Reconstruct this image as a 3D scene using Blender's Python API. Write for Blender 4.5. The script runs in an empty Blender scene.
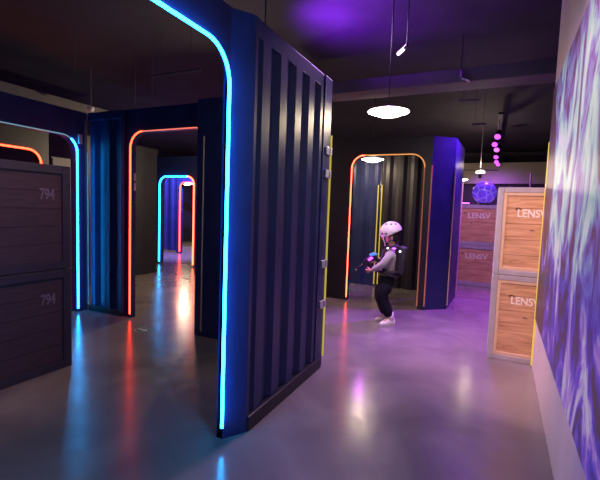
import bpy, bmesh, math, random
from mathutils import Vector, Matrix
random.seed(7)
SC = bpy.context.scene
COL = SC.collection
PI = math.pi

# ------------------------------------------------------------------ view
SC.view_settings.view_transform = 'Standard'
SC.view_settings.look = 'None'
SC.view_settings.gamma = 1
SC.view_settings.exposure = 0.0
SC.view_settings.use_curve_mapping = False
try:
    SC.cycles.use_denoising = True
    SC.cycles.use_light_tree = True
    SC.cycles.sample_clamp_indirect = 4.0
    SC.cycles.max_bounces = 6
    SC.cycles.caustics_reflective = False
    SC.cycles.caustics_refractive = False
except Exception:
    pass

EYE = Vector((0, 0, 1.45))
def camera():
    f, cx, cy = 400.0, 300.0, 240.0
    down = Vector((110 - cx, 5500 - cy, f)).normalized()
    dep = Vector((490 - cx, 217 - cy, f)); dep = (dep - down * dep.dot(down)).normalized()
    rgt = down.cross(dep)
    rows = [Vector((rgt[i], dep[i], -down[i])) for i in range(3)]   # image right, image down, forward
    X, Y, Z = rows[0], -rows[1], -rows[2]
    m = Matrix(((X.x, Y.x, Z.x, EYE.x), (X.y, Y.y, Z.y, EYE.y), (X.z, Y.z, Z.z, EYE.z), (0, 0, 0, 1)))
    cd = bpy.data.cameras.new('camera'); cd.sensor_width = 36; cd.lens = 24.0
    cd.clip_start = 0.05; cd.clip_end = 100
    c = bpy.data.objects.new('camera', cd); COL.objects.link(c); c.matrix_world = m
    SC.camera = c
camera()

# ------------------------------------------------------------------ materials
def new_mat(name):
    m = bpy.data.materials.new(name); m.use_nodes = True
    return m, m.node_tree, m.node_tree.nodes['Principled BSDF']

def mat(name, col, rough=.5, metal=0., noise=0., scale=8., bump=0., spec=.5, stretch=(1, 1, 1), rvar=0.):
    m, nt, b = new_mat(name)
    b.inputs['Base Color'].default_value = (*col, 1)
    b.inputs['Roughness'].default_value = rough
    b.inputs['Metallic'].default_value = metal
    b.inputs['Specular IOR Level'].default_value = spec
    tc = nt.nodes.new('ShaderNodeTexCoord'); mp = nt.nodes.new('ShaderNodeMapping')
    mp.inputs['Scale'].default_value = stretch
    nt.links.new(tc.outputs['Object'], mp.inputs['Vector'])
    n = nt.nodes.new('ShaderNodeTexNoise'); n.inputs['Scale'].default_value = scale; n.inputs['Detail'].default_value = 5
    nt.links.new(mp.outputs['Vector'], n.inputs['Vector'])
    if noise:
        r = nt.nodes.new('ShaderNodeValToRGB')
        r.color_ramp.elements[0].position = .3; r.color_ramp.elements[1].position = .7
        r.color_ramp.elements[0].color = (*[c * (1 - noise) for c in col], 1)
        r.color_ramp.elements[1].color = (*[min(1, c * (1 + noise)) for c in col], 1)
        nt.links.new(n.outputs['Fac'], r.inputs['Fac']); nt.links.new(r.outputs['Color'], b.inputs['Base Color'])
    if rvar:
        mr = nt.nodes.new('ShaderNodeMapRange')
        mr.inputs['From Min'].default_value = .3; mr.inputs['From Max'].default_value = .7
        mr.inputs['To Min'].default_value = rough - rvar; mr.inputs['To Max'].default_value = rough + rvar
        nt.links.new(n.outputs['Fac'], mr.inputs['Value']); nt.links.new(mr.outputs['Result'], b.inputs['Roughness'])
    if bump:
        bp = nt.nodes.new('ShaderNodeBump'); bp.inputs['Strength'].default_value = bump; bp.inputs['Distance'].default_value = .01
        nt.links.new(n.outputs['Fac'], bp.inputs['Height']); nt.links.new(bp.outputs['Normal'], b.inputs['Normal'])
    return m

def glow(name, col, strength):
    m, nt, b = new_mat(name)
    b.inputs['Base Color'].default_value = (*[c * .5 for c in col], 1)
    b.inputs['Roughness'].default_value = .4
    b.inputs['Emission Color'].default_value = (*col, 1)
    b.inputs['Emission Strength'].default_value = strength
    return m

M = dict(
    navy=mat('navy_paint', (.018, .027, .115), .42, 0, .15, 5, .04, rvar=.06),
    black=mat('black_paint', (.013, .012, .020), .45, 0, .2, 5, .03),
    ceil=mat('ceiling_black', (.032, .024, .042), .8, 0, .3, 2),
    duct=mat('duct_grey', (.11, .095, .11), .6, 0, .15, 4),
    wallp=mat('pale_wall', (.74, .62, .60), .6, 0, .06, 3, .03),
    soffit=mat('soffit_beige', (.34, .29, .27), .7, 0, .1, 2),
    darkw=mat('dark_wall', (.03, .02, .045), .7, 0, .2, 3),
    crate_frame=mat('crate_frame_grey', (.36, .34, .40), .5, 0, .12, 9, .05),
    crate_frame_dark=mat('crate_frame_dark', (.040, .026, .045), .5, 0, .15, 9, .05),
    dark_wood=mat('dark_wood', (.060, .027, .040), .6, 0, .25, 6, .1, stretch=(1, 1, 8)),
    silver=mat('silver_tape', (.62, .62, .66), .32, .35, .1, 20),
    chrome=mat('chrome', (.7, .7, .75), .2, 1.0),
    yellow=glow('yellow_led_low', (.85, .66, .10), .5),
    beige=mat('unlit_strip_beige', (.55, .45, .30), .4),
    paint_white=mat('white_stencil', (.80, .72, .68), .7, 0, .1, 40),
    paint_faint=mat('faint_stencil', (.19, .13, .17), .7, 0, .2, 40),
    white=mat('white_enamel', (.82, .80, .78), .35),
    cyan=glow('cyan_led', (.009, .36, 1.0), 34.0),
    orange_low=glow('orange_led_low', (1.0, .20, .14), 1.1),
    amber_low=glow('amber_led_low', (1.0, .42, .12), .8),
    cyan_low=glow('cyan_led_low', (.25, .50, .62), .55),
    fan_ring=glow('fan_ring_light', (1.0, .88, .72), 3.0),
    cyan_far=glow('cyan_led_far', (.012, .36, 1.0), 12.0),
    orange=glow('orange_led', (1.0, .04, .014), 13.0),
    orange_soft=glow('orange_led_soft', (1.0, .07, .03), 12.0),
    orange_dim=mat('unlit_strip_amber', (.70, .34, .14), .4),
    lamp=glow('warm_lamp', (1.0, .82, .58), 45.0),
    lamp_dim=glow('warm_lamp_dim', (1.0, .82, .62), 22.0),
    lamp_low=glow('warm_lamp_low', (1.0, .82, .62), 7.0),
    purple=glow('purple_lens', (.62, .07, 1.0), 2.6),
    whitespot=glow('white_lens', (.9, .78, 1.0), 2.5),
    pinkled=glow('pink_led', (1.0, .18, .85), 2.2),
)

def wood_mat():
    m, nt, b = new_mat('pine_boards')
    tc = nt.nodes.new('ShaderNodeTexCoord'); mp = nt.nodes.new('ShaderNodeMapping'); mp.inputs['Scale'].default_value = (1.2, 1.2, 14)
    nt.links.new(tc.outputs['Object'], mp.inputs['Vector'])
    n = nt.nodes.new('ShaderNodeTexNoise'); n.inputs['Scale'].default_value = 3; n.inputs['Detail'].default_value = 8; n.inputs['Distortion'].default_value = .6
    nt.links.new(mp.outputs['Vector'], n.inputs['Vector'])
    r = nt.nodes.new('ShaderNodeValToRGB'); e = r.color_ramp.elements
    e[0].position = .28; e[0].color = (.38, .19, .10, 1); e[1].position = .66; e[1].color = (.66, .40, .24, 1)
    nt.links.new(n.outputs['Fac'], r.inputs['Fac'])
    # knots
    mp2 = nt.nodes.new('ShaderNodeMapping'); mp2.inputs['Scale'].default_value = (5, 5, 12)
    nt.links.new(tc.outputs['Object'], mp2.inputs['Vector'])
    v = nt.nodes.new('ShaderNodeTexNoise'); v.inputs['Scale'].default_value = 1.6; v.inputs['Detail'].default_value = 1
    nt.links.new(mp2.outputs['Vector'], v.inputs['Vector'])
    r2 = nt.nodes.new('ShaderNodeValToRGB'); r2.color_ramp.elements[0].position = .70; r2.color_ramp.elements[1].position = .76
    nt.links.new(v.outputs['Fac'], r2.inputs['Fac'])
    mx = nt.nodes.new('ShaderNodeMixRGB'); mx.inputs['Color2'].default_value = (.16, .075, .045, 1)
    nt.links.new(r2.outputs['Color'], mx.inputs['Fac']); nt.links.new(r.outputs['Color'], mx.inputs['Color1'])
    nt.links.new(mx.outputs['Color'], b.inputs['Base Color'])
    b.inputs['Roughness'].default_value = .6
    return m
M['pine'] = wood_mat()
M['pine_light'] = mat('pine_trim', (.62, .44, .31), .6, 0, .1, 12)

def floor_mat():
    m, nt, b = new_mat('polished_concrete')
    tc = nt.nodes.new('ShaderNodeTexCoord')
    n1 = nt.nodes.new('ShaderNodeTexNoise'); n1.inputs['Scale'].default_value = 1.3; n1.inputs['Detail'].default_value = 8; n1.inputs['Distortion'].default_value = 1.0
    n2 = nt.nodes.new('ShaderNodeTexNoise'); n2.inputs['Scale'].default_value = 5.0; n2.inputs['Detail'].default_value = 6; n2.inputs['Distortion'].default_value = 1.4
    for n in (n1, n2): nt.links.new(tc.outputs['Object'], n.inputs['Vector'])
    r = nt.nodes.new('ShaderNodeValToRGB'); e = r.color_ramp.elements
    e[0].position = .32; e[0].color = (.150, .128, .130, 1); e[1].position = .68; e[1].color = (.235, .205, .200, 1)
    nt.links.new(n1.outputs['Fac'], r.inputs['Fac']); nt.links.new(r.outputs['Color'], b.inputs['Base Color'])
    mr = nt.nodes.new('ShaderNodeMapRange')
    mr.inputs['From Min'].default_value = .3; mr.inputs['From Max'].default_value = .7
    mr.inputs['To Min'].default_value = .15; mr.inputs['To Max'].default_value = .268
    nt.links.new(n2.outputs['Fac'], mr.inputs['Value']); nt.links.new(mr.outputs['Result'], b.inputs['Roughness'])
    bp = nt.nodes.new('ShaderNodeBump'); bp.inputs['Strength'].default_value = .05; bp.inputs['Distance'].default_value = .02
    nt.links.new(n2.outputs['Fac'], bp.inputs['Height']); nt.links.new(bp.outputs['Normal'], b.inputs['Normal'])
    b.inputs['Specular IOR Level'].default_value = .6
    return m
M['floor'] = floor_mat()

def mural_mat(name, scale, strength, edge=None):
    m, nt, b = new_mat(name); N = nt.nodes.new; K = nt.links.new
    tc = N('ShaderNodeTexCoord'); mp = N('ShaderNodeMapping')
    mp.inputs['Rotation'].default_value = (math.radians(20), 0, 0); mp.inputs['Scale'].default_value = (1, 1.6, .8)
    K(tc.outputs['Object'], mp.inputs['Vector'])
    n = N('ShaderNodeTexNoise'); n.inputs['Scale'].default_value = scale; n.inputs['Detail'].default_value = 7
    n.inputs['Distortion'].default_value = 2.0; n.inputs['Roughness'].default_value = .6
    K(mp.outputs['Vector'], n.inputs['Vector'])
    def ramp(stops):
        r = N('ShaderNodeValToRGB'); e = r.color_ramp.elements
        e[0].position = stops[0][0]; e[0].color = (*stops[0][1], 1); e[1].position = stops[-1][0]; e[1].color = (*stops[-1][1], 1)
        for p, c in stops[1:-1]: e.new(p).color = (*c, 1)
        return r
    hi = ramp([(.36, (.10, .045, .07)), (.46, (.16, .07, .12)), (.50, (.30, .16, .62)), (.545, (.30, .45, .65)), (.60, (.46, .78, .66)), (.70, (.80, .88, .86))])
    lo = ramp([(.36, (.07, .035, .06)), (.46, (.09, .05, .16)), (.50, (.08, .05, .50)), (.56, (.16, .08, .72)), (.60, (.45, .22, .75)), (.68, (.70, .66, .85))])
    sep = N('ShaderNodeSeparateXYZ'); K(tc.outputs['Object'], sep.inputs[0])
    val = n.outputs['Fac']
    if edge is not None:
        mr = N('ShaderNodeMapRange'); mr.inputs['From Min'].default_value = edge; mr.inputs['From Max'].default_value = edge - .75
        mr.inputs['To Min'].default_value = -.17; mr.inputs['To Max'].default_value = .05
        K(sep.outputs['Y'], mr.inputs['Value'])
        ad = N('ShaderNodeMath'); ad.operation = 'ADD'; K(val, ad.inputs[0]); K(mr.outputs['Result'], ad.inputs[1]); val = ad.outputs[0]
    K(val, hi.inputs['Fac']); K(val, lo.inputs['Fac'])
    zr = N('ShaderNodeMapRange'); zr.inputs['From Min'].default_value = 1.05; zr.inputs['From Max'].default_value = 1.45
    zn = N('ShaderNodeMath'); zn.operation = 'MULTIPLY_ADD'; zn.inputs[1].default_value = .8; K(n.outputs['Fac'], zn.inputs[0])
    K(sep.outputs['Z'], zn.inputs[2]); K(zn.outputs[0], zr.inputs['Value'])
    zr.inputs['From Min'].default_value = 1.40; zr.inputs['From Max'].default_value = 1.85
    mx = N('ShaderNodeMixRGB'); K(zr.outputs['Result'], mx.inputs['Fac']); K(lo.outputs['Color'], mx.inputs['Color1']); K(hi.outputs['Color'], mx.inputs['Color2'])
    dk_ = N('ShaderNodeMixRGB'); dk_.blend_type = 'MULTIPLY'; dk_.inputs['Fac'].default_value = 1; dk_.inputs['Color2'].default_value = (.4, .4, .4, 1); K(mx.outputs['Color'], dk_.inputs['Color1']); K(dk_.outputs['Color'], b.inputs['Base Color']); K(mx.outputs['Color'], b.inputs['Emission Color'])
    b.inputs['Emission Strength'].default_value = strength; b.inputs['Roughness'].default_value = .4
    return m
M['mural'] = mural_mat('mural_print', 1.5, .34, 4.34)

# ------------------------------------------------------------------ builders
class MB:
    def __init__(s): s.bm = bmesh.new()
    def box(s, a, b, bev=0.):
        t = bmesh.new(); bmesh.ops.create_cube(t, size=1)
        for v in t.verts:
            v.co = Vector([(a[i] + b[i]) / 2 + v.co[i] * abs(b[i] - a[i]) for i in range(3)])
        if bev: bmesh.ops.bevel(t, geom=t.edges[:], offset=bev, segments=2, affect='EDGES', profile=.5)
        return s.merge(t)
    def merge(s, t, mtx=None):
        if mtx is not None: t.transform(mtx)
        me = bpy.data.meshes.new('tmp'); t.to_mesh(me); t.free(); s.bm.from_mesh(me); bpy.data.meshes.remove(me)
        return s
    def prism(s, poly, z0, z1):
        """polygon in XY extruded between z0 and z1"""
        return s.sweep_poly([Vector((p[0], p[1], z0)) for p in poly], Vector((0, 0, z1 - z0)))
    def sweep_poly(s, pts, vec):
        t = bmesh.new()
        f = t.faces.new([t.verts.new(p) for p in pts])
        r = bmesh.ops.extrude_face_region(t, geom=[f])
        for v in [g for g in r['geom'] if isinstance(g, bmesh.types.BMVert)]: v.co += vec
        bmesh.ops.recalc_face_normals(t, faces=t.faces[:])
        bmesh.ops.triangulate(t, faces=[f for f in t.faces if len(f.verts) > 4])
        return s.merge(t)
    def tube(s, pts, r, n=10, caps=True):
        pts = [Vector(p) for p in pts]
        rs = r if isinstance(r, (list, tuple)) else [r] * len(pts)
        t = bmesh.new(); rings = []; up = None
        for i, p in enumerate(pts):
            d = (pts[min(i + 1, len(pts) - 1)] - pts[max(i - 1, 0)]).normalized()
            if up is None:
                up = Vector((0, 0, 1)) if abs(d.z) < .9 else Vector((1, 0, 0))
            a = (up - d * up.dot(d)).normalized(); b2 = d.cross(a); up = a
            rings.append([t.verts.new(p + (a * math.cos(2 * PI * k / n) + b2 * math.sin(2 * PI * k / n)) * rs[i]) for k in range(n)])
        for i in range(len(rings) - 1):
            for k in range(n):
                t.faces.new([rings[i][k], rings[i][(k + 1) % n], rings[i + 1][(k + 1) % n], rings[i + 1][k]])
        if caps:
            t.faces.new(rings[0][::-1]); t.faces.new(rings[-1])
        bmesh.ops.recalc_face_normals(t, faces=t.faces[:])
        return s.merge(t)
    def lathe(s, prof, c=(0, 0, 0), n=40):
        t = bmesh.new(); rings = []
        for r, z in prof:
            if r < 1e-5: rings.append([t.verts.new((c[0], c[1], c[2] + z))])
            else: rings.append([t.verts.new((c[0] + r * math.cos(2 * PI * k / n), c[1] + r * math.sin(2 * PI * k / n), c[2] + z)) for k in range(n)])
        for i in range(len(rings) - 1):
            A, B = rings[i], rings[i + 1]
            for k in range(n):
                q = [A[k % len(A)], A[(k + 1) % len(A)], B[(k + 1) % len(B)], B[k % len(B)]]
                q = list(dict.fromkeys(q))
                if len(q) > 2: t.faces.new(q)
        bmesh.ops.recalc_face_normals(t, faces=t.faces[:])
        return s.merge(t)
    def ball(s, c, r, seg=20, squash=(1, 1, 1)):
        t = bmesh.new(); bmesh.ops.create_uvsphere(t, u_segments=seg, v_segments=max(8, seg // 2), radius=1)
        for v in t.verts: v.co = Vector([c[i] + v.co[i] * r * squash[i] for i in range(3)])
        return s.merge(t)
    def build(s, name, m, parent=None, smooth=False, loc=None):
        me = bpy.data.meshes.new(name); s.bm.to_mesh(me); s.bm.free()
        me.materials.append(m)
        if smooth:
            for p in me.polygons: p.use_smooth = True
        o = bpy.data.objects.new(name, me); COL.objects.link(o)
        if parent is not None:
            o.parent = parent
            # shapes are given in world coordinates; store them relative to the parent chain
            q = parent; mtx = Matrix.Identity(4)
            while q is not None:
                mtx = q.matrix_basis @ mtx
                if q.parent is not None: mtx = q.matrix_parent_inverse @ mtx
                q = q.parent
            o.matrix_parent_inverse = mtx.inverted()
        return o

def thing(name, label, cat, loc, group=None, rz=0):
    o = bpy.data.objects.new(name, None); COL.objects.link(o)
    o.location = loc; o.rotation_euler = (0, 0, rz); o.empty_display_size = .1
    o['label'] = label; o['category'] = cat; o['kind'] = 'thing'
    if group: o['group'] = group
    bpy.context.view_layer.update()
    return o
def tag(o, label, cat, group=None):
    o['label'] = label; o['category'] = cat; o['kind'] = 'thing'
    if group: o['group'] = group
    return o
def struct(o): o['kind'] = 'structure'; return o

def copy_thing(o, loc, label):
    c = o.copy(); COL.objects.link(c); c.location = loc; c['label'] = label
    for ch in o.children:
        d = ch.copy(); COL.objects.link(d); d.parent = c
        for g in ch.children:
            e = g.copy(); COL.objects.link(e); e.parent = d
    return c

# ------------------------------------------------------------------ room shell
HZ = 3.5
XL, XR, YF, YB = -11.0, 3.2, -2.6, 14.4
struct(MB().box((XL, YF, -.1), (XR, YB, 0)).build('floor', M['floor']))
struct(MB().box((XL, YF, HZ), (XR, YB, HZ + .1)).build('ceiling', M['ceil']))
struct(MB().box((XL - .1, YF, 0), (XL, YB, HZ)).build('wall_left', M['darkw']))
struct(MB().box((XL, YB, 0), (XR, YB + .1, HZ)).build('wall_back', M['darkw']))
struct(MB().box((XL, YF - .1, 0), (XR, YF, HZ)).build('wall_front', M['darkw']))
struct(MB().box((XR, YF, 0), (XR + .1, YB, HZ)).build('wall_far_right', M['darkw']))
WX, WE = .45, 4.42            # the pale wall on the right and where it ends
WS = .0257
def wx(y): return .465 + (y - WE) * WS
struct(MB().prism([(wx(YF), YF), (wx(WE), WE), (wx(WE) + .16, WE), (wx(YF) + .16, YF)], 0, HZ).build('wall_right', M['wallp']))
# pale soffit across the back of the hall
struct(MB().box((-3.2, 13.6, 2.45), (XR, YB, 3.08)).build('trim_soffit', M['soffit']))

# ------------------------------------------------------------------ container pieces
TOP = 2.60
def arch_path(o0, o1, zt, r, z0=.05, seg=10):
    """inverted U in (a, z)"""
    p = [(o0, z0), (o0, zt - r)]
    p += [(o0 + r - r * math.cos(t), zt - r + r * math.sin(t)) for t in [PI / 2 * k / seg for k in range(1, seg + 1)]]
    p += [(o1 - r + r * math.sin(t), zt - r + r * math.cos(t)) for t in [PI / 2 * k / seg for k in range(0, seg + 1)]]
    p += [(o1, z0)]
    return p
def P3(axis, a, pos, z): return Vector((a, pos, z)) if axis == 'Y' else Vector((pos, a, z))
def arch_panel(mb, axis, p0, p1, a0, a1, o0, o1, zt, r, top=TOP):
    """a flat wall between planes p0 and p1 along the axis, spanning a0..a1, with an arched opening o0..o1"""
    inner = arch_path(o0, o1, zt, r, 0.)
    poly = [(a0, 0), (a0, top), (a1, top), (a1, 0)] + inner[::-1]
    mb.sweep_poly([P3(axis, a, p0, z) for a, z in poly], P3(axis, 0, p1 - p0, 0))
    return mb
def corrugated(mb, axis, p, back, a0, a1, z0, z1, pitch=.278, depth=.036, phase=0., widths=None):
    """trapezoid corrugation: outer flat at plane p, inner flat depth behind it; 'back' is the far side plane"""
    s = -1 if back < p else 1
    fl, sl, rc = widths or (pitch / 4, pitch / 4, pitch / 4)
    pitch = fl + 2 * sl + rc
    def dep(q):
        t = (q - a0 - phase * pitch) % pitch
        if t < fl: return 0.
        if t < fl + sl: return depth * (t - fl) / sl
        if t < fl + sl + rc: return depth
        return depth * (pitch - t) / sl
    qs = {round(a0, 5), round(a1, 5)}
    k = -2
    while k * pitch < (a1 - a0) + 2 * pitch:
        for off in (0, fl, fl + sl, fl + sl + rc):
            q = a0 + (phase + k) * pitch + off
            if a0 + .002 < q < a1 - .002: qs.add(round(q, 5))
        k += 1
    poly = [P3(axis, q, p + s * dep(q), z0) for q in sorted(qs)] + [P3(axis, a1, back, z0), P3(axis, a0, back, z0)]
    return mb.sweep_poly(poly, Vector((0, 0, z1 - z0)))
def strip_v(x, y, z0, z1, r=.009): return MB().tube([(x, y, z0), (x, y, z1)], r, 8)
def bracket_at(x, y, z, s=.035):
    mb = MB()
    mb.box((x - .055, y - .085, z - s), (x + .006, y + .048, z + s), .004)
    mb.box((x + .004, y - s * .25, z - s * .9), (x + .012, y + s * .25, z + s * .9), .002)
    return mb

# A. big corrugated navy wall in the middle, with the cyan arch at its near end
A = thing('shipping_container', 'navy corrugated container wall with bright cyan light arch at its near end', 'container', (-1.41, 2.0, 0), 'container walls of the maze')
corrugated(MB(), 'X', -1.345, -1.44, 2.14, 3.26, .10, 2.50, phase=.338, widths=(.100, .042, .053)).build('corrugated_panel', M['navy'], A)
MB().box((-1.345, 2.10, 2.49), (-1.46, 3.335, TOP), .006).build('top_rail', M['navy'], A)
MB().box((-1.325, 2.13, 0), (-1.46, 3.36, .10), .006).build('bottom_rail', M['black'], A)
MB().prism([(-1.47, 1.985), (-1.425, 1.985), (-1.338, 2.12), (-1.338, 2.15), (-1.47, 2.15)], 0, TOP).build('corner_post', M['navy'], A)
MB().box((-1.335, 3.23, .0), (-1.47, 3.40, TOP), .006).build('corner_post', M['navy'], A)
aw = MB(); arch_panel(aw, 'X', -1.46, -1.425, .3, 2.0, .56, 1.985, 2.39, .21); aw.build('arch_frame', M['navy'], A)
MB().tube([(-1.40, a, z) for a, z in arch_path(.60, 1.945, 2.35, .20, .10)], .0095, 10).build('light_strip', M['cyan'], A)['label'] = 'lit cyan light strip round the arch'
strip_v(-1.331, 3.405, .10, 2.12, .010).build('edge_strip', M['yellow'], A)['label'] = 'dim yellow edge strip'
for z in (1.975, 1.775, .97, .60):
    bracket_at(-1.325, 3.365, z).build('bracket', M['silver'], A)

# B. left wall with a cyan arch
B = thing('shipping_container', 'dark container wall with cyan light arch behind the dark crates', 'container', (-4.88, 3.3, 0), 'container walls of the maze')
bw = MB(); arch_panel(bw, 'X', -4.96, -4.83, 1.0, 3.60, 2.1, 3.46, 2.28, .2); bw.build('arch_frame', M['navy'], B)
pth = arch_path(2.1, 3.455, 2.275, .2); k = len(pth) - 8
MB().tube([(-4.822, a, z) for a, z in pth[k:]], .010, 8).build('light_strip', M['cyan'], B)
MB().tube([(-4.822, a, z) for a, z in pth[:k + 1]], .007, 8).build('light_strip', M['cyan_low'], B)['label'] = 'dim bluish light strip over the top'
strip_v(-4.815, 3.60, .08, 2.10, .008).build('edge_strip', M['beige'], B)
MB().box((-4.828, 3.47, 2.19), (-4.808, 3.52, 2.31), .003).build('lit_patch', M['silver'], B)  # pale box standing in for the warm lit patch on the post

# C. cross wall with the orange arch
Cc = thing('shipping_container', 'navy corrugated container wall with an orange light arch over the corridor', 'container', (-3.6, 3.62, 0), 'container walls of the maze')
corrugated(MB(), 'Y', 3.60, 3.70, -4.80, -4.17, .06, 2.52, phase=.15).build('corrugated_panel', M['navy'], Cc)
MB().box((-4.81, 3.59, 2.50), (-4.17, 3.71, TOP), .006).build('top_rail', M['navy'], Cc)
MB().box((-4.81, 3.59, 0), (-4.17, 3.71, .07), .006).build('bottom_rail', M['black'], Cc)
cw = MB(); arch_panel(cw, 'Y', 3.62, 3.69, -4.18, -2.80, -4.05, -2.87, 2.32, .2); cw.build('arch_frame', M['navy'], Cc)
pth = arch_path(-4.06, -2.86, 2.325, .2)
MB().tube([(a, 3.612, z) for a, z in pth[:12]], .009, 8).build('light_strip', M['orange'], Cc)
MB().tube([(a, 3.612, z) for a, z in pth[11:]], .007, 8).build('light_strip', M['orange_low'], Cc)['label'] = 'dimmer pinkish light strip over the top'
MB().box((-2.93, 3.50, 0), (-1.48, 3.60, TOP), .006).build('side_panel', M['navy'], Cc)
strip_v(-2.83, 3.495, .06, 2.20, .008).build('edge_strip', M['beige'], Cc)
for z in (1.78, 1.66):
    MB().box((-4.052, 3.655, z - .05), (-4.04, 3.685, z + .05), .003).build('bracket', M['silver'], Cc)

# D. side of the corridor beyond the orange arch
D = thing('shipping_container', 'dark plain container side on the left of the corridor through the orange arch', 'container', (-6.45, 5.3, 0), 'container walls of the maze')
MB().box((-6.55, 4.62, .08), (-6.41, 6.40, 2.5)).build('side_panel', M['black'], D)
MB().box((-6.56, 4.60, 0), (-6.40, 6.42, .08), .005).build('bottom_rail', M['black'], D)
MB().box((-6.56, 4.60, 2.5), (-6.40, 6.42, TOP), .005).build('top_rail', M['black'], D)

# E. far cyan arch
E_ = thing('shipping_container', 'small far container arch lit cyan with one orange leg at the end of the corridor', 'container', (-6.8, 7.45, 0), 'container walls of the maze')
ew = MB(); arch_panel(ew, 'Y', 7.42, 7.56, -8.3, -5.0, -7.33, -6.27, 2.13, .2); ew.build('arch_frame', M['navy'], E_)
pth = arch_path(-7.33, -6.27, 2.13, .2); half = [p for p in pth if p[0] < -6.46]
MB().tube([(a, 7.41, z) for a, z in half], .019, 8).build('light_strip', M['cyan_far'], E_)
MB().tube([(a, 7.41, z) for a, z in pth[len(half) - 1:]], .016, 8).build('light_strip', M['orange_soft'], E_)['label'] = 'orange light strip on the right leg'

# F. farthest arch with the corrugated wall beside it
Ff = thing('shipping_container', 'farthest navy corrugated container wall with a narrow orange arch inside the small cyan arch', 'container', (-8.8, 9.45, 0), 'container walls of the maze')
corrugated(MB(), 'Y', 9.40, 9.5, -10.6, -8.6, .06, TOP, phase=.2).build('corrugated_panel', M['navy'], Ff)
fw_ = MB(); arch_panel(fw_, 'Y', 9.41, 9.52, -8.62, -7.0, -8.47, -7.4, 2.13, .16); fw_.build('arch_frame', M['navy'], Ff)
MB().tube([(a, 9.39, z) for a, z in arch_path(-8.47, -7.4, 2.13, .16)], .019, 8).build('light_strip', M['orange'], Ff)

# G. right portal block with bevelled corner
G = thing('shipping_container', 'dark container block with orange arch and slanted violet corner, behind the child', 'container', (-1.6, 6.3, 0), 'container walls of the maze')
gw = MB(); arch_panel(gw, 'Y', 6.21, 6.33, -3.4, -.82, -2.05, -.92, 2.34, .2); gw.build('arch_frame', M['black'], G)
pth = arch_path(-2.05, -.92, 2.34, .2); cut = len(pth) - 1
MB().tube([(a, 6.20, z) for a, z in pth[:12]], .0085, 8).build('light_strip', M['orange_soft'], G)
MB().tube([(a, 6.20, z) for a, z in pth[11:cut]], .009, 8).build('light_strip', M['amber_low'], G)['label'] = 'dim amber light strip over the top'
MB().tube([(a, 6.20, z) for a, z in pth[cut - 1:]], .010, 8).build('edge_strip', M['orange_dim'], G)
MB().prism([(-.82, 6.21), (-.52, 6.49), (-.60, 6.58), (-.87, 6.33)], 0, TOP).build('corner_panel', M['navy'], G)
MB().prism([(-.52, 6.49), (-.47, 7.58), (-.59, 7.58), (-.60, 6.58)], 0, TOP).build('side_panel', M['navy'], G)
strip_v(-.815, 6.20, .06, 2.17, .010).build('edge_strip', M['orange_dim'], G)
strip_v(-.512, 6.48, .06, 2.16, .009).build('edge_strip', M['beige'], G)
strip_v(-.462, 7.55, .06, 2.05, .011).build('edge_strip', M['beige'], G)

# H. corrugated walls seen through the right portal
Hh = thing('shipping_container', 'grey corrugated container wall inside the right orange arch, right of the twin yellow strips', 'container', (-1.2, 7.75, 0), 'container walls of the maze')
corrugated(MB(), 'Y', 7.70, 7.80, -1.93, -.60, .0, TOP, pitch=.26, phase=.3).build('corrugated_panel', M['black'], Hh)
strip_v(-1.915, 7.685, .04, 1.98, .011).build('edge_strip', M['yellow'], Hh)
H2 = thing('shipping_container', 'blue tinted corrugated wall inside the right orange arch, left of the twin yellow strips', 'container', (-2.6, 7.75, 0), 'container walls of the maze')
corrugated(MB(), 'Y', 7.70, 7.80, -3.4, -1.96, .0, TOP, pitch=.26, phase=.1).build('corrugated_panel', M['navy'], H2)
strip_v(-1.985, 7.685, .04, 1.98, .011).build('edge_strip', M['yellow'], H2)

# I. a further orange arch glimpsed over the dark crates, and a grey box container beside it
I_ = thing('shipping_container', 'black container wall with an orange light arch glimpsed over the dark crates', 'container', (-7.4, 3.2, 0), 'container walls of the maze')
iw = MB(); arch_panel(iw, 'X', -6.52, -6.40, 1.8, 4.10, 2.8, 3.97, 2.22, .2); iw.build('arch_frame', M['black'], I_)
MB().tube([(-6.39, a, z) for a, z in arch_path(2.8, 3.97, 2.22, .2)], .014, 8).build('light_strip', M['orange'], I_)

cb = thing('metal_cabinet', 'plain grey metal cabinet glimpsed over the dark crates', 'cabinet', (-6.65, 4.33, 0))
gm = mat('cabinet_grey', (.16, .14, .16), .5, 0, .1, 6)
MB().box((-6.9, 4.15, .06), (-6.42, 4.50, 2.16), .006).build('body', gm, cb)
MB().box((-6.415, 4.16, .08), (-6.40, 4.49, 2.14), .003).build('door', gm, cb)
MB().box((-6.88, 4.17, 0), (-6.44, 4.48, .06)).build('plinth', M['black'], cb)

# yellow strip on the end of the pale wall
t = MB().tube([(wx(WE) - .006, WE - .004, .02), (wx(WE) - .006, WE - .004, 2.16)], .010, 8).build('edge_strip_light', M['yellow'])
tag(t, 'golden yellow strip up the end of the pale wall, beside the pine crates', 'light strip')

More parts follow.
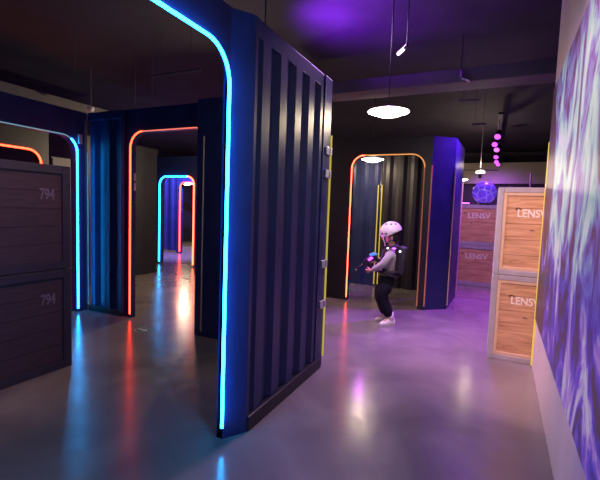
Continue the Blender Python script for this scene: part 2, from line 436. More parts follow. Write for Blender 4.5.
# ------------------------------------------------------------------ crates
def text_mesh(body, size, m, parent, mtx, name='lettering', xs=.84):
    cu = bpy.data.curves.new('txt', 'FONT'); cu.body = body; cu.size = size; cu.extrude = .001; cu.offset = .0028; cu.align_x = 'LEFT'
    o = bpy.data.objects.new('txt', cu); COL.objects.link(o)
    bpy.context.view_layer.update()
    me = bpy.data.meshes.new_from_object(o.evaluated_get(bpy.context.evaluated_depsgraph_get()))
    bpy.data.objects.remove(o); bpy.data.curves.remove(cu)
    me.transform(mtx @ Matrix.Diagonal((xs, 1, 1, 1))); me.materials.clear(); me.materials.append(m); me.name = name
    r = bpy.data.objects.new(name, me); COL.objects.link(r)
    if parent is not None:
        r.parent = parent; r.matrix_parent_inverse = parent.matrix_basis.inverted()
    return r

def crate(label, loc, W, Dp, Hc, rz, wood, frame, word, wsize, wpos, wm, group, fw=.075, bead=False):
    """front face at local y=0, looking towards -y; x from 0 to W"""
    t = thing('wooden_crate', label, 'crate', (0, 0, 0), group)
    n = 5; z0, z1 = fw, Hc - fw; bh = (z1 - z0) / n
    mb = MB()
    for k in range(n):
        mb.box((fw - .01, .018, z0 + k * bh + .0015), (W - fw + .01, .04, z0 + (k + 1) * bh - .0015), .002)
    mb.build('front_planks', wood, t)
    MB().box((.02, .045, .02), (W - .02, Dp - .02, Hc - .012)).build('body', wood, t)
    for x in (0, W - fw): MB().box((x, 0, 0), (x + fw, .05, Hc), .004).build('front_post', frame, t)
    MB().box((fw, .002, Hc - fw), (W - fw, .05, Hc), .004).build('upper_rail', frame, t)
    MB().box((fw, .002, 0), (W - fw, .05, fw), .004).build('lower_rail', frame, t)
    for x in (0, W - fw): MB().box((x, Dp - .05, 0), (x + fw, Dp, Hc), .004).build('rear_post', frame, t)
    for x in (0, W - .03):
        s = MB(); s.box((x, .05, Hc - fw), (x + .03, Dp - .05, Hc), .003); s.build('side_rail', frame, t)
        s = MB(); s.box((x, .05, 0), (x + .03, Dp - .05, fw), .003); s.build('side_rail', frame, t)
    if bead:
        for nm, q0, q1 in (('bead', (fw, .006, fw), (fw + .032, .03, Hc - fw)), ('bead', (W - fw - .032, .006, fw), (W - fw, .03, Hc - fw)), ('bead', (fw + .032, .006, Hc - fw - .032), (W - fw - .032, .03, Hc - fw)), ('bead', (fw + .032, .006, fw), (W - fw - .032, .03, fw + .032))):
            MB().box(q0, q1, .004).build(nm, M['pine_light'], t)
    if word:
        m = Matrix.Translation((wpos[0], .0165, wpos[1])) @ Matrix.Rotation(PI / 2, 4, 'X')
        text_mesh(word, wsize, wm, t, m, xs=.84 if bead else (.66 if word == '794' else 1.))
    t.location = loc; t.rotation_euler = (0, 0, rz)
    return t
CG = 'wooden crates stacked about the maze'
WORD = 'LENSV'
crate('upper pine crate with pale grey frame and white lettering, beside the pale wall', (.062, 4.48, .872), .92, .60, .872, 0, M['pine'], M['crate_frame'], WORD + 'O', .105, (.178, .585), M['paint_white'], CG, .05, True)
crate('lower pine crate with pale grey frame, on the floor beside the pale wall', (.062, 4.48, 0), .92, .60, .868, 0, M['pine'], M['crate_frame'], WORD + 'O', .105, (.178, .585), M['paint_white'], CG, .05, True)
crate('upper wooden crate at the back under the violet globe', (-.66, 9.04, .845), .95, .60, .835, 0, M['pine'], M['crate_frame'], WORD, .15, (.24, .56), M['paint_white'], CG)
crate('lower wooden crate at the back, on the floor under the one with the globe', (-.66, 9.04, 0), .95, .60, .84, 0, M['pine'], M['crate_frame'], WORD, .15, (.24, .56), M['paint_white'], CG)
crate('upper dark crate marked 794 inside the cyan arches', (-3.27, 1.36, .875), .92, .60, .868, PI / 2, M['dark_wood'], M['crate_frame_dark'], '794', .125, (.665, .585), M['paint_faint'], CG, .07)
crate('lower dark crate marked 794 standing on the floor inside the cyan arches', (-3.27, 1.36, 0), .92, .60, .868, PI / 2, M['dark_wood'], M['crate_frame_dark'], '794', .125, (.665, .585), M['paint_faint'], CG, .07)

# ------------------------------------------------------------------ mural on the right wall
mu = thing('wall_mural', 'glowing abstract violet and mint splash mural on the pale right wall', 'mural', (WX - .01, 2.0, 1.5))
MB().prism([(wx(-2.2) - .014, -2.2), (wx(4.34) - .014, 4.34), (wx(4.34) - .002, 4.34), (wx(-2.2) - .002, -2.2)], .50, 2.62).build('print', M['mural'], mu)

# floor sticker
st = thing('floor_sticker', 'small oval arrow sticker on the floor in front of the orange arch', 'sticker', (-3.53, 3.33, 0))
el = [(-3.53 + .10 * math.cos(2 * PI * k / 32), 3.33 + .085 * math.sin(2 * PI * k / 32)) for k in range(32)]
MB().prism(el, 0, .002).build('base', mat('sticker_green', (.10, .45, .22), .4), st)
el = [(-3.53 + .088 * math.cos(2 * PI * k / 32), 3.33 + .072 * math.sin(2 * PI * k / 32)) for k in range(32)]
MB().prism(el, .002, .003).build('disc', mat('sticker_black', (.02, .02, .025), .4), st)
ar = [(-.07, -.012), (.02, -.012), (.02, -.035), (.075, 0), (.02, .035), (.02, .012), (-.07, .012)]
MB().prism([(-3.53 + x, 3.33 + y) for x, y in ar], .003, .004).build('arrow', mat('sticker_white', (.8, .85, .8), .4), st)

# ------------------------------------------------------------------ lamps
def pendant(label, x, y, z, D, m, group):
    t = thing('pendant_lamp', label, 'lamp', (x, y, z), group)
    R = D / 2
    MB().lathe([(0, .055), (.03, .052), (R * .55, .030), (R, .004), (R, 0), (R * .9, .0), (0, .003)], (x, y, z)).build('shade', M['white'], t, True)
    MB().lathe([(R * .985, -.002), (R * .8, -.012), (R * .55, -.034), (R * .3, -.048), (0, -.053)], (x, y, z)).build('diffuser', m, t, True)
    MB().tube([(x, y, z + .05), (x, y, HZ)], .006, 8).build('rod', M['black'], t)
    LAMPS.append((x, y, z - .10))
    return t
LAMPS = []
PG = 'dish pendant lamps'
pendant('bright dish pendant lamp above the aisle, nearest the child', -.96, 3.95, 2.43, .40, M['lamp'], PG)
pendant('bright dish pendant lamp seen inside the right orange arch', -1.98, 7.15, 2.40, .40, M['lamp_dim'], PG)
pendant('dish pendant lamp half hidden behind the violet container corner', -.80, 11.6, 2.41, .42, M['lamp_dim'], PG)
pendant('dish pendant lamp over the far room at the end of the corridor', -9.52, 10.75, 2.20, .60, M['lamp'], PG)
pendant('unseen extra dish pendant lamp lighting the left room from behind the big corrugated wall', -1.76, 2.92, 2.40, .40, M['lamp_low'], PG)  # out of view, added as a light source for the left room
pendant('unseen extra dish pendant lamp lighting the corridor from behind the side panel', -4.3, 5.9, 2.40, .40, M['lamp'], PG)  # out of view, added to brighten the corridor

# hovering lamp with cross arms over the back crates
x, y, z = -.27, 10.2, 2.45
u = thing('ceiling_fan_light', 'dark cross armed ceiling fan with a bright ring over the back crates', 'fan', (x, y, z))
MB().lathe([(.05, .045), (.105, .034), (.105, -.008), (.05, -.02), (0, -.02)], (x, y, z)).build('light_ring', M['fan_ring'], u, True)
MB().lathe([(.12, .022), (.125, .012), (.12, .002), (.10, .012), (.12, .022)], (x, y, z)).build('band', M['black'], u)
MB().lathe([(0, -.02), (.035, -.021), (.035, -.13), (0, -.13)], (x, y, z), 16).build('motor', M['black'], u)
for k in range(4):
    a = k * PI / 2 + .1
    MB().sweep_poly([Vector((x, y, z + .052)) + Vector((math.cos(a) * r - math.sin(a) * w, math.sin(a) * r + math.cos(a) * w, 0)) for r, w in ((.05, -.02), (.34, -.035), (.36, 0), (.34, .035), (.05, .02))], Vector((0, 0, .012))).build('blade', M['black'], u)
MB().tube([(x, y, z + .05), (x, y, HZ)], .008, 8).build('rod', M['silver'], u)

# violet globe on the back crates
gx, gy, gz = -.14, 9.32, 1.68
def globe_mat():
    m, nt, b = new_mat('violet_globe')
    tc = nt.nodes.new('ShaderNodeTexCoord'); v = nt.nodes.new('ShaderNodeTexVoronoi'); v.feature = 'DISTANCE_TO_EDGE'; v.inputs['Scale'].default_value = 6
    nt.links.new(tc.outputs['Object'], v.inputs['Vector'])
    r = nt.nodes.new('ShaderNodeValToRGB'); r.color_ramp.elements[0].color = (.30, .16, .95, 1); r.color_ramp.elements[1].color = (.13, .05, .72, 1); r.color_ramp.elements[1].position = .10
    nt.links.new(v.outputs['Distance'], r.inputs['Fac']); nt.links.new(r.outputs['Color'], b.inputs['Base Color']); nt.links.new(r.outputs['Color'], b.inputs['Emission Color'])
    b.inputs['Emission Strength'].default_value = .55; b.inputs['Roughness'].default_value = .25
    return m
g = thing('globe_lamp', 'violet glowing globe resting on the back crates', 'globe', (gx, gy, gz))
MB().ball((gx, gy, gz + .265), .235, 32).build('globe', globe_mat(), g, True)
MB().lathe([(0, 0), (.13, 0), (.13, .02), (.09, .05), (0, .05)], (gx, gy, gz), 24).build('base', M['black'], g)
pk = thing('light_bar', 'short pink light bar lying on the back crates, left of the globe', 'light', (-.52, 9.2, 1.68))
MB().box((-.64, 9.16, 1.68), (-.40, 9.24, 1.70), .004).build('housing', M['black'], pk)
MB().box((-.63, 9.17, 1.70), (-.41, 9.23, 1.725), .006).build('lens', M['pinkled'], pk)

# spot lights on a rail, far right
def spot_lamp(name, label, loc, aim, lens, group, s=1.0, rod=True, cat='spotlight', top=HZ):
    t = thing(name, label, cat, loc, group)
    p = Vector(loc); d = (Vector(aim) - p).normalized()
    mb = MB().tube([p - d * .10 * s, p - d * .085 * s, p + d * .04 * s, p + d * .045 * s], [.03 * s, .042 * s, .046 * s, .05 * s], 16); mb.build('housing', M['black'], t, False)
    MB().tube([p + d * .046 * s, p + d * .052 * s], .044 * s, 16).build('lens', lens, t)
    MB().tube([p - d * .04 * s + Vector((0, 0, .04 * s)), Vector((p.x, p.y, top))], .007, 8).build('stem', M['black'], t)
    return t
names = ['nearest', 'second', 'third', 'fourth', 'fifth', 'farthest']
pos = [(.04, 8.6), (.00, 9.5), (.05, 10.25), (.05, 11.5), (.07, 12.5), (.12, 13.1)]
for n, (x, y) in zip(names, pos):
    spot_lamp('track_spotlight', f'violet track spotlight over the back crates, {n} of the row of six', (x, y, 3.0), (x - .8, y - 3.4, 0), M['purple'], 'row of violet spotlights', 1.25, top=3.30)
rl = MB().box((.02, 8.2, 3.30), (.10, 13.4, 3.34), .004).build('track_rail', M['black'])
tag(rl, 'black ceiling track carrying the six violet spotlights', 'track')
for (x, y) in ((.06, 8.4), (.06, 13.2)):
    pass
t = thing('tube_spotlight', 'slim pale glowing tube light tilted under the ceiling left of the chrome spotlight', 'spotlight', (-.9, 4.1, 3.05))
MB().tube([(-.945, 4.14, 3.035), (-.94, 4.14, 3.037), (-.865, 4.085, 3.068), (-.86, 4.085, 3.07)], [.008, .016, .016, .008], 12).build('lens', M['whitespot'], t, True)
MB().tube([(-.862, 4.084, 3.069), (-.835, 4.065, 3.08)], .02, 12).build('cap', M['black'], t)
MB().tube([(-.84, 4.068, 3.08), (-.84, 4.068, HZ)], .006, 8).build('stem', M['black'], t)
t = thing('chrome_spotlight', 'small chrome tube spotlight hanging under the long duct', 'spotlight', (-.345, 5.05, 2.98))
MB().tube([(-.40, 5.0, 3.02), (-.30, 5.0, 2.965)], .017, 12).build('tube', M['chrome'], t, True)
MB().tube([(-.405, 5.0, 3.02), (-.405, 5.0, 3.10)], .012, 8).build('bracket', M['chrome'], t)
MB().tube([(-.405, 5.0, 3.10), (-.405, 5.0, HZ)], .006, 8).build('stem', M['black'], t)

def bar_light(label, a, b, group, cat='light', lens=None):
    a, b = Vector(a), Vector(b); mid = (a + b) / 2
    t = thing('linear_lamp', label, cat, mid, group)
    MB().tube([a, b], .016, 8).build('tube', lens or M['duct'], t)
    for f in (.2, .8):
        p = a.lerp(b, f); MB().tube([p, (p.x, p.y, HZ)], .003, 6).build('wire', M['duct'], t)
    return t
BG = 'thin linear lamps hung from the ceiling'
bar_light('thin unlit linear lamp hanging above the orange arch', (-3.85, 3.72, 3.0), (-3.12, 3.78, 3.02), BG)
bar_light('short unlit linear lamp hanging right of the dish pendant lamp', (-.48, 5.92, 3.0), (-.22, 5.95, 3.0), BG)
bar_light('short unlit linear lamp hanging close before the violet spotlights', (-.38, 7.5, 3.0), (-.16, 7.52, 3.0), BG)

# ducts
dk = MB().box((-2.9, 5.05, 2.98), (3.0, 5.40, 3.14), .01).build('ceiling_duct', M['duct'])
tag(dk, 'long grey duct crossing under the dark ceiling above the aisle', 'duct')
dl = MB().box((-6.4, 2.6, 2.86), (-6.0, 5.6, 3.02), .01).build('ceiling_duct', M['duct'])
tag(dl, 'grey duct under the ceiling above the left cyan arch', 'duct')
# dome camera and hanging cables on the left
t = thing('dome_camera', 'small pale dome camera hanging below the left duct', 'camera', (-5.6, 4.24, 2.86))
MB().lathe([(0, .03), (.05, .03), (.05, 0), (.035, -.03), (0, -.04)], (-5.6, 4.24, 2.86), 20).build('dome', M['white'], t, True)
MB().tube([(-5.6, 4.24, 2.88), (-5.6, 4.24, HZ)], .008, 8).build('stem', M['duct'], t)
for lab, x, y, z in (('hanging cable left of the dome camera, first from the left arch', -4.5, 3.2, 2.95), ('hanging cable just above the left corrugated wall', -4.3, 3.9, 2.75), ('hanging cable between the dome camera and the linear lamp', -4.0, 3.9, 2.72)):
    c = MB().tube([(x, y, HZ), (x + .004, y, (HZ + z) / 2), (x, y, z)], .004, 6).build('hanging_cable', M['duct'])
    tag(c, lab, 'cable', 'thin cables hanging from the ceiling')
# pole behind the crate
po = thing('metal_pole', 'thin upright pole showing above the pine crates', 'pole', (.46, 6.2, 0))
MB().tube([(.46, 6.2, .02), (.46, 6.2, 2.05)], .012, 10).build('shaft', mat('pole_pink', (.5, .3, .4), .4), po)
MB().lathe([(0, 0), (.12, 0), (.12, .012), (.02, .03), (0, .03)], (.46, 6.2, 0), 20).build('base', M['black'], po)
# poster in the far room
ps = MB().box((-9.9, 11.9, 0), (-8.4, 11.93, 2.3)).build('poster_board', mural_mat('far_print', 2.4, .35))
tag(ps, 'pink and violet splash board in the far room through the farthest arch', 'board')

# ------------------------------------------------------------------ child
CH = Vector((-1.16, 5.18, 0))
fwd_img = Vector((-.427, .905, 0)).normalized(); rgt_img = Vector((.905, .427, 0)).normalized()
yaw = math.radians(10)
F = (-rgt_img * math.cos(yaw) + fwd_img * math.sin(yaw)).normalized(); L = Vector((0, 0, 1)).cross(F)
MC = Matrix(((F.x, L.x, 0, CH.x), (F.y, L.y, 0, CH.y), (0, 0, 1, 0), (0, 0, 0, 1)))
child = thing('person', 'small child in white helmet, grey top and dark trousers holding a toy blaster', 'person', CH)

def skin(name, m, verts, edges, radii, parent, sub=2, root=0, post=None):
    me = bpy.data.meshes.new(name); me.from_pydata([MC @ Vector(v) for v in verts], edges, [])
    o = bpy.data.objects.new(name, me); COL.objects.link(o)
    sk = o.modifiers.new('skin', 'SKIN'); sk.use_smooth_shade = True; sk.branch_smoothing = .6
    for i, r in enumerate(radii):
        rr = r if isinstance(r, tuple) else (r, r)
        me.skin_vertices[0].data[i].radius = rr
        me.skin_vertices[0].data[i].use_root = (i in root if isinstance(root, list) else i == root)
    sb = o.modifiers.new('sub', 'SUBSURF'); sb.levels = sub; sb.render_levels = sub
    bpy.context.view_layer.update()
    res = bpy.data.meshes.new_from_object(o.evaluated_get(bpy.context.evaluated_depsgraph_get()))
    bpy.data.objects.remove(o); bpy.data.meshes.remove(me)
    res.name = name; res.materials.clear(); res.materials.append(m)
    for p in res.polygons: p.use_smooth = True
    r = bpy.data.objects.new(name, res); COL.objects.link(r)
    r.parent = parent; r.matrix_parent_inverse = parent.matrix_basis.inverted()
    return r

class Sk:
    def __init__(s): s.v = []; s.e = []; s.r = []
    def add(s, p, r, frm=None):
        s.v.append(p); s.r.append(r); i = len(s.v) - 1
        if frm is not None: s.e.append((frm, i))
        return i
    def chain(s, frm, pts):
        for p, r in pts: frm = s.add(p, r, frm)
        return frm

SKIN = mat('skin', (.62, .36, .26), .5, 0, .06, 20)
# pose (forward, left, up)
PEL = (.02, 0, .58); SP1 = (.005, 0, .72); CHE = (-.025, 0, .88); NB = (-.055, 0, .985)
LSH = (-.02, .125, .925); LEL = (.07, .155, .79); LWR = (.20, .09, .705)
RSH = (-.02, -.125, .925); REL = (.03, -.15, .79); RWR = (.12, -.06, .835)
LH, LK, LA = (.00, .065, .55), (.04, .075, .33), (-.055, .08, .085)
RH, RK, RA = (.02, -.065, .55), (.06, -.07, .33), (-.01, -.075, .085)
b = Sk()
p0 = b.add(PEL, .062)
s1 = b.add(SP1, .062, p0); c1 = b.add(CHE, .075, s1); n0 = b.add(NB, .045, c1)
n1 = b.add((-.05, 0, 1.035), .037, n0)
h1 = b.add((-.005, 0, 1.085), .064, n1); h2 = b.add((-.02, 0, 1.165), .084, h1); h3 = b.add((-.03, 0, 1.235), .072, h2)
def arm(sh, el, wr, side, tip, palm_n):
    i = b.add(sh, .046, c1); i = b.add(el, .034, i); i = b.add(wr, .023, i)
    w = Vector(wr); d = (Vector(tip) - w).normalized(); nrm = Vector(palm_n).normalized(); lat = d.cross(nrm).normalized()
    pm = w + d * .05
    i = b.add(tuple(pm), (.026, .017), i)
    for k, (o, ln) in enumerate(((-.021, .046), (-.007, .053), (.007, .050), (.021, .039))):
        q0 = pm + d * .018 + lat * o; q1 = q0 + d * ln * .45 + nrm * .006; q2 = q1 + d * ln * .2 + nrm * ln * .35; q3 = q2 - d * ln * .12 + nrm * ln * .3
        b.chain(i, [(tuple(q0), .0085), (tuple(q1), .008), (tuple(q2), .0075), (tuple(q3), .0065)])
    t0 = w + d * .026 + lat * -.024; t1 = t0 + d * .020 - lat * .016 + nrm * .014; t2 = t1 + d * .016 + nrm * .016
    b.chain(i, [(tuple(t0), .0095), (tuple(t1), .0085), (tuple(t2), .007)])
arm(LSH, LEL, LWR, 1, (.31, .02, .655), (0, -1, .15))
arm(RSH, REL, RWR, -1, (.21, -.02, .815), (0, 1, -.35))
for hp, kn, an, yawf in ((LH, LK, LA, .5), (RH, RK, RA, .1)):
    i = b.add(hp, .052, p0); i = b.add(kn, .045, i); i = b.add(an, .032, i)
    b.add((an[0] + .10 * math.cos(yawf), an[1] + .10 * math.sin(yawf), .035), (.03, .022), i)
skin('body', SKIN, b.v, b.e, b.r, child, 2)
# face: nose, lips, eyes, ears
def loc(p): return tuple(MC @ Vector(p))
def blob(name, m, p, r, sq=(1, 1, 1), seg=16):
    mb = MB(); t = bmesh.new(); bmesh.ops.create_uvsphere(t, u_segments=seg, v_segments=seg // 2, radius=r)
    for v in t.verts: v.co = Vector((v.co.x * sq[0], v.co.y * sq[1], v.co.z * sq[2])) + Vector(p)
    t.transform(MC); mb.merge(t); return mb.build(name, m, child, True)
blob('nose', SKIN, (.080, 0, 1.115), .016, (1, .8, 1.1))
blob('mouth', mat('lip', (.5, .16, .16), .5), (.062, 0, 1.07), .016, (.5, 1.2, .4))
for s in (1, -1):
    blob('eye', mat('eye_dark', (.03, .02, .02), .2), (.060, s * .033, 1.145), .011)
    blob('ear', SKIN, (-.025, s * .083, 1.13), .026, (.7, .35, 1.1))
HAIR = mat('black_hair', (.014, .011, .011), .5, 0, .2, 60)
blob('hair', HAIR, (-.05, 0, 1.165), .096, (.9, .95, .95), 24)
# sweater
SW = mat('grey_knit', (.40, .39, .36), .85, 0, .12, 60, .2)
w_ = Sk(); a0 = w_.add((.018, 0, .555), .128); a1 = w_.add(SP1, .108, a0); a2 = w_.add(CHE, .112, a1); a3 = w_.add((-.055, 0, .995), .055, a2)
w_.chain(a2, [(LSH, .062), ((.03, .145, .855), .055), (LEL, .049), (LWR, .034)])
w_.chain(a2, [(RSH, .062), ((.01, -.14, .855), .055), (REL, .049), (RWR, .034)])
skin('sweater', SW, w_.v, w_.e, w_.r, child, 2)
TR = mat('black_trousers', (.008, .008, .016), .85, 0, .2, 30, .15, spec=.15)
w_ = Sk(); w_.chain(w_.add((.020, 0, .67), .105), [((.018, 0, .60), .118), ((.014, 0, .53), .118), ((.012, 0, .46), .085)]); roots = [0]
for hp, kn, an in ((LH, LK, LA), (RH, RK, RA)):
    a0 = w_.add((hp[0] + .005, hp[1] * .75, .555), .088); roots.append(a0)
    w_.chain(a0, [((hp[0] + .008, hp[1], .47), .092), ((kn[0] + .02, kn[1], .44), .094), ((kn[0] + .02, kn[1], kn[2]), .086), ((an[0] + .03, an[1], .19), .072), ((an[0] + .01, an[1], .095), .064)])
skin('trousers', TR, w_.v, w_.e, w_.r, child, 2, roots)
SHO = mat('white_sneaker', (.80, .77, .79), .5); SOLE = mat('grey_sole', (.55, .52, .55), .6)
def shoe(an, yawf):
    mtx = MC @ Matrix.Translation((an[0], an[1], 0)) @ Matrix.Rotation(yawf, 4, 'Z')
    up = MB(); t = bmesh.new(); rows = []
    for x, w, z in ((-.062, .020, .075), (-.058, .030, .095), (-.03, .036, .118), (.012, .037, .112), (.055, .040, .075), (.095, .040, .055), (.128, .030, .042), (.143, .012, .032)):
        rows.append([t.verts.new((x, w * c, .018 + (z - .018) * s)) for c, s in ((-1, 0), (-1.02, .35), (-.8, .75), (-.35, .98), (.35, .98), (.8, .75), (1.02, .35), (1, 0))])
    for i in range(len(rows) - 1):
        for k in range(7): t.faces.new([rows[i][k], rows[i][k + 1], rows[i + 1][k + 1], rows[i + 1][k]])
        t.faces.new([rows[i][7], rows[i][0], rows[i + 1][0], rows[i + 1][7]])
    t.faces.new(rows[0]); t.faces.new(rows[-1][::-1])
    bmesh.ops.recalc_face_normals(t, faces=t.faces[:]); bmesh.ops.subdivide_edges(t, edges=t.edges[:], cuts=1, use_grid_fill=True, smooth=.6)
    up.merge(t, mtx); s = up.build('shoe', SHO, child, True)
    so = [(-.066, -.018), (-.05, -.034), (.0, -.038), (.07, -.044), (.12, -.036), (.148, -.012), (.148, .012), (.12, .036), (.07, .044), (.0, .038), (-.05, .034), (-.066, .018)]
    mb = MB(); q = bmesh.new()
    lo = [q.verts.new((x, y, 0)) for x, y in so]; hi = [q.verts.new((x, y, .022)) for x, y in so]
    q.faces.new(lo[::-1]); q.faces.new(hi)
    for k in range(len(so)): q.faces.new([lo[k], lo[(k + 1) % 12], hi[(k + 1) % 12], hi[k]])
    mb.merge(q, mtx); mb.build('sole', SOLE, s)
shoe(LA, .45); shoe(RA, .08)
for an in (LA, RA):
    MB().tube([loc((an[0] - .012, an[1], .07)), loc((an[0] - .008, an[1], .12)), loc((an[0], an[1], .17))], [.042, .040, .040], 14).build('sock', SHO, child, True)
# helmet: shell over the top and back of the head, tilted forward
HW = mat('helmet_white', (.85, .82, .80), .3)
HC = Vector((-.012, 0, 1.212)); tilt = math.radians(20)
HM = MC @ Matrix.Translation(HC) @ Matrix.Rotation(tilt, 4, 'Y')
t = bmesh.new(); bmesh.ops.create_uvsphere(t, u_segments=36, v_segments=24, radius=1)
for v in t.verts:
    v.co = Vector((v.co.x * .142, v.co.y * .118, v.co.z * .128))
for pn, co in ((Vector((.10, 0, 1)), Vector((0, 0, -.034))), (Vector((-.9, 0, 1)), Vector((-.075, 0, -.034)))):
    bmesh.ops.bisect_plane(t, geom=t.verts[:] + t.edges[:] + t.faces[:], plane_co=co, plane_no=pn.normalized(), clear_inner=(pn.x > 0), clear_outer=False) if pn.x > 0 else None
bmesh.ops.recalc_face_normals(t, faces=t.faces[:])
bmesh.ops.solidify(t, geom=t.faces[:], thickness=-.0005)
bmesh.ops.recalc_face_normals(t, faces=t.faces[:])
mb = MB(); mb.merge(t, HM); helmet = mb.build('helmet', HW, child, True)
VENT = mat('vent_black', (.02, .02, .022), .5)
def on_helmet(dx, dy, dz):
    d = Vector((dx, dy, dz)).normalized()
    k = 1 / math.sqrt((d.x / .142) ** 2 + (d.y / .118) ** 2 + (d.z / .128) ** 2)
    return d * k, d
for dx, dy, dz, rr in ((.92, .55, .05, .013), (.55, .85, -.05, .012), (-.25, .7, .75, .013), (-.7, .55, .60, .014), (.25, .5, .95, .012), (-.25, -.7, .75, .013), (-.7, -.55, .6, .014)):
    p, d = on_helmet(dx, dy, dz)
    mb = MB(); q = MB().tube([p - d * .012, p + d * .0022], rr, 12)
    q.bm.transform(HM); mb.bm = q.bm
    mb.build('vent', VENT, helmet)
# chin straps
for s in (1, -1):
    mb = MB().tube([loc((.085, s * .085, 1.16)), loc((.075, s * .074, 1.10)), loc((.05, s * .045, 1.04)), loc((.05, 0, 1.02))], .007, 8)
    mb.build('chin_strap', HW, helmet)
    mb = MB().tube([loc((-.07, s * .090, 1.16)), loc((-.0, s * .080, 1.09)), loc((.05, s * .045, 1.04))], .007, 8)
    mb.build('chin_strap', VENT, helmet)
# harness and back unit
BK = mat('black_nylon', (.015, .015, .022), .6, 0, .2, 50)
pk_ = MB(); t = bmesh.new(); bmesh.ops.create_cube(t, size=1)
for v in t.verts: v.co = Vector((v.co.x * .09, v.co.y * .20, v.co.z * .36))
bmesh.ops.bevel(t, geom=t.edges[:], offset=.028, segments=3, affect='EDGES', profile=.5)
pk_.merge(t, MC @ Matrix.Translation((-.172, 0, .845)) @ Matrix.Rotation(math.radians(-6), 4, 'Y')); bp_ = pk_.build('back_unit', BK, child, True)
for s in (1, -1):
    pts = [(-.15, s * .075, .99), (-.09, s * .085, 1.03), (-.01, s * .09, 1.02), (.06, s * .085, .95), (.085, s * .085, .85), (.085, s * .09, .75), (.04, s * .115, .70), (-.05, s * .118, .69), (-.12, s * .09, .70)]
    mb = MB().tube([loc(p) for p in pts], .019, 8); mb.build('shoulder_strap', BK, child)
def ring(z, cx, rx, ry, r, n=24):
    return [loc((cx + rx * math.cos(2 * PI * k / n), ry * math.sin(2 * PI * k / n), z + .03 * math.cos(2 * PI * k / n))) for k in range(n + 1)]
MB().tube(ring(.665, .0, .125, .122, .022), .024, 8).build('waist_belt', BK, child)
LEDW = glow('harness_led', (.85, .65, 1.0), 4.0)
blob('harness_light', LEDW, (.02, .112, 1.0), .012)
blob('harness_light', LEDW, (-.135, .105, .965), .013)
blob('harness_light', glow('harness_violet', (.45, .12, 1.0), 3.0), (-.06, .105, 1.0), .012, (2.2, 1, 1))
# toy blaster held in both hands
gun = thing('toy_blaster', 'black toy blaster with blue and violet glow held by the child', 'toy', loc((.25, 0, .78)))
a, bb = Vector((.185, -.005, .875)), Vector((.40, -.02, .675)); ax = (bb - a).normalized(); up = Vector((0, 1, 0)).cross(ax) * -1
if up.z < 0: up = -up
def G3(l, h, s=0): return tuple(MC @ (a + ax * l + up * h + Vector((0, s, 0))))
def gpoly(poly, th):
    mb = MB(); return mb.sweep_poly([Vector(G3(l, h, -th)) for l, h in poly], L * th * 2)
BLK = mat('blaster_black', (.015, .015, .02), .4)
gpoly([(-.03, -.03), (-.03, .03), (.10, .045), (.17, .03), (.17, -.02), (.06, -.035)], .022).build('body', BLK, gun)
MB().tube([G3(.16, .008), G3(.30, .008)], .015, 12).build('barrel', BLK, gun, True)
MB().tube([G3(.285, .008), G3(.312, .008)], .018, 12).build('muzzle', M['duct'], gun, True)
gpoly([(-.02, -.03), (.03, -.033), (.005, -.115), (-.04, -.105)], .016).build('grip', BLK, gun)
gpoly([(.10, -.03), (.14, -.022), (.13, -.09), (.095, -.09)], .014).build('front_grip', BLK, gun)
gpoly([(-.06, -.01), (-.03, .045), (.03, .058), (.03, .03), (-.03, .0)], .026).build('power_cell', glow('blaster_blue', (.12, .42, .9), .5), gun)
gpoly([(.02, -.012), (.03, .022), (.09, .025), (.09, -.008)], .0235).build('light_panel', glow('blaster_violet', (.55, .08, 1.0), 3.0), gun)

# ------------------------------------------------------------------ light
W = bpy.data.worlds.new('world'); SC.world = W; W.use_nodes = True
W.node_tree.nodes['Background'].inputs['Color'].default_value = (.25, .18, .45, 1)
W.node_tree.nodes['Background'].inputs['Strength'].default_value = .02

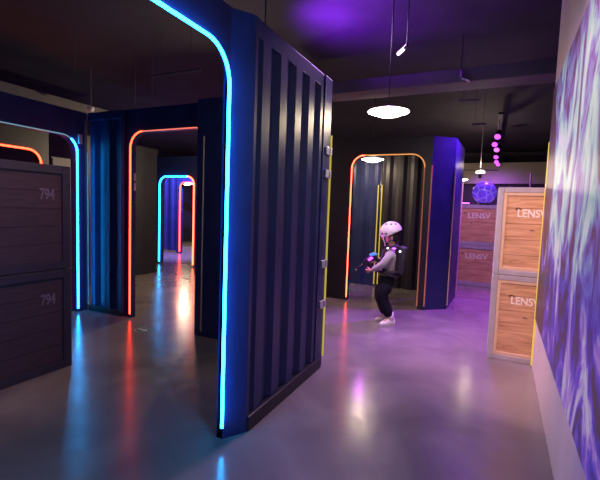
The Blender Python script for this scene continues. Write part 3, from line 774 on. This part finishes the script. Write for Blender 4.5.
def lamp(kind, name, loc, aim, col, energy, size=.1, ang=90, blend=.6):
    l = bpy.data.lights.new(name, kind); l.color = col; l.energy = energy
    if kind == 'SPOT': l.spot_size = math.radians(ang); l.spot_blend = blend; l.shadow_soft_size = size
    elif kind == 'AREA': l.size = size; l.spread = math.radians(ang)
    else: l.shadow_soft_size = size
    o = bpy.data.objects.new(name, l); COL.objects.link(o); o.location = loc
    d = Vector(aim) - Vector(loc); o.rotation_euler = d.to_track_quat('-Z', 'Y').to_euler()
    return o
VIO = (.46, .10, 1.0)
WARM = (1.0, .78, .52)
for (x, y, z), e in zip(LAMPS, (10, 14, 40, 60, 5, 125)):
    lamp('POINT', 'bulb', (x, y, z), (x, y, 0), WARM, e, .05)
for x, y in pos[:4]:
    p = Vector((x, y, 3.0)); d = (Vector((x - .8, y - 3.4, 0)) - p).normalized()
    lamp('SPOT', 'violet_beam', p + d * .09, (x - .4, y - 1.2, 0), VIO, 160, .06, 62, .7)
lamp('POINT', 'blaster_glow', G3(.06, .11, .03), (0, 0, 0), (.70, .06, 1.0), 4.5, .02)
# unseen spots without fixtures, added to brighten aisle, crates, ceiling, walls and rooms
lamp('SPOT', 'back_crate_wash', (-.3, 6.3, 3.4), (-.2, 9.04, .8), (.85, .40, .95), 330, .08, 42, .8)
lamp('SPOT', 'aisle_wash_violet', (-.15, 6.6, 3.4), (-.05, 6.2, 0), (.38, .05, 1.0), 1050, .15, 95, .8)
lamp('SPOT', 'aisle_wash_near', (-1.22, 4.3, 3.4), (-.35, 3.2, 0), (.60, .30, .90), 560, .35, 110, .8)
lamp('SPOT', 'aisle_wash_warm', (-.25, 1.2, 3.4), (.45, 4.4, .6), (1.0, .56, .47), 680, .08, 44, .7)
lamp('SPOT', 'ceiling_wash_violet', (-1.75, 4.0, 2.86), (-1.45, 4.2, 3.5), (.30, .02, 1.0), 200, .06, 125, 1)
lamp('SPOT', 'left_room_wash', (-1.9, 1.7, 3.4), (-3.3, 1.7, 1.1), (1.0, .48, .52), 120, .1, 50, .9)
lamp('SPOT', 'far_room_wash', (-7.3, 8.4, 3.3), (-8.6, 9.4, 1.0), (.35, .30, 1.0), 1800, .1, 100, .8)
lamp('POINT', 'fan_bulb', (-.27, 10.2, 2.62), (0, 0, 0), WARM, 26, .05)
lamp('SPOT', 'back_wall_wash', (-.3, 12.3, 2.42), (.3, 14.4, 1.3), VIO, 160, .1, 100, .8)
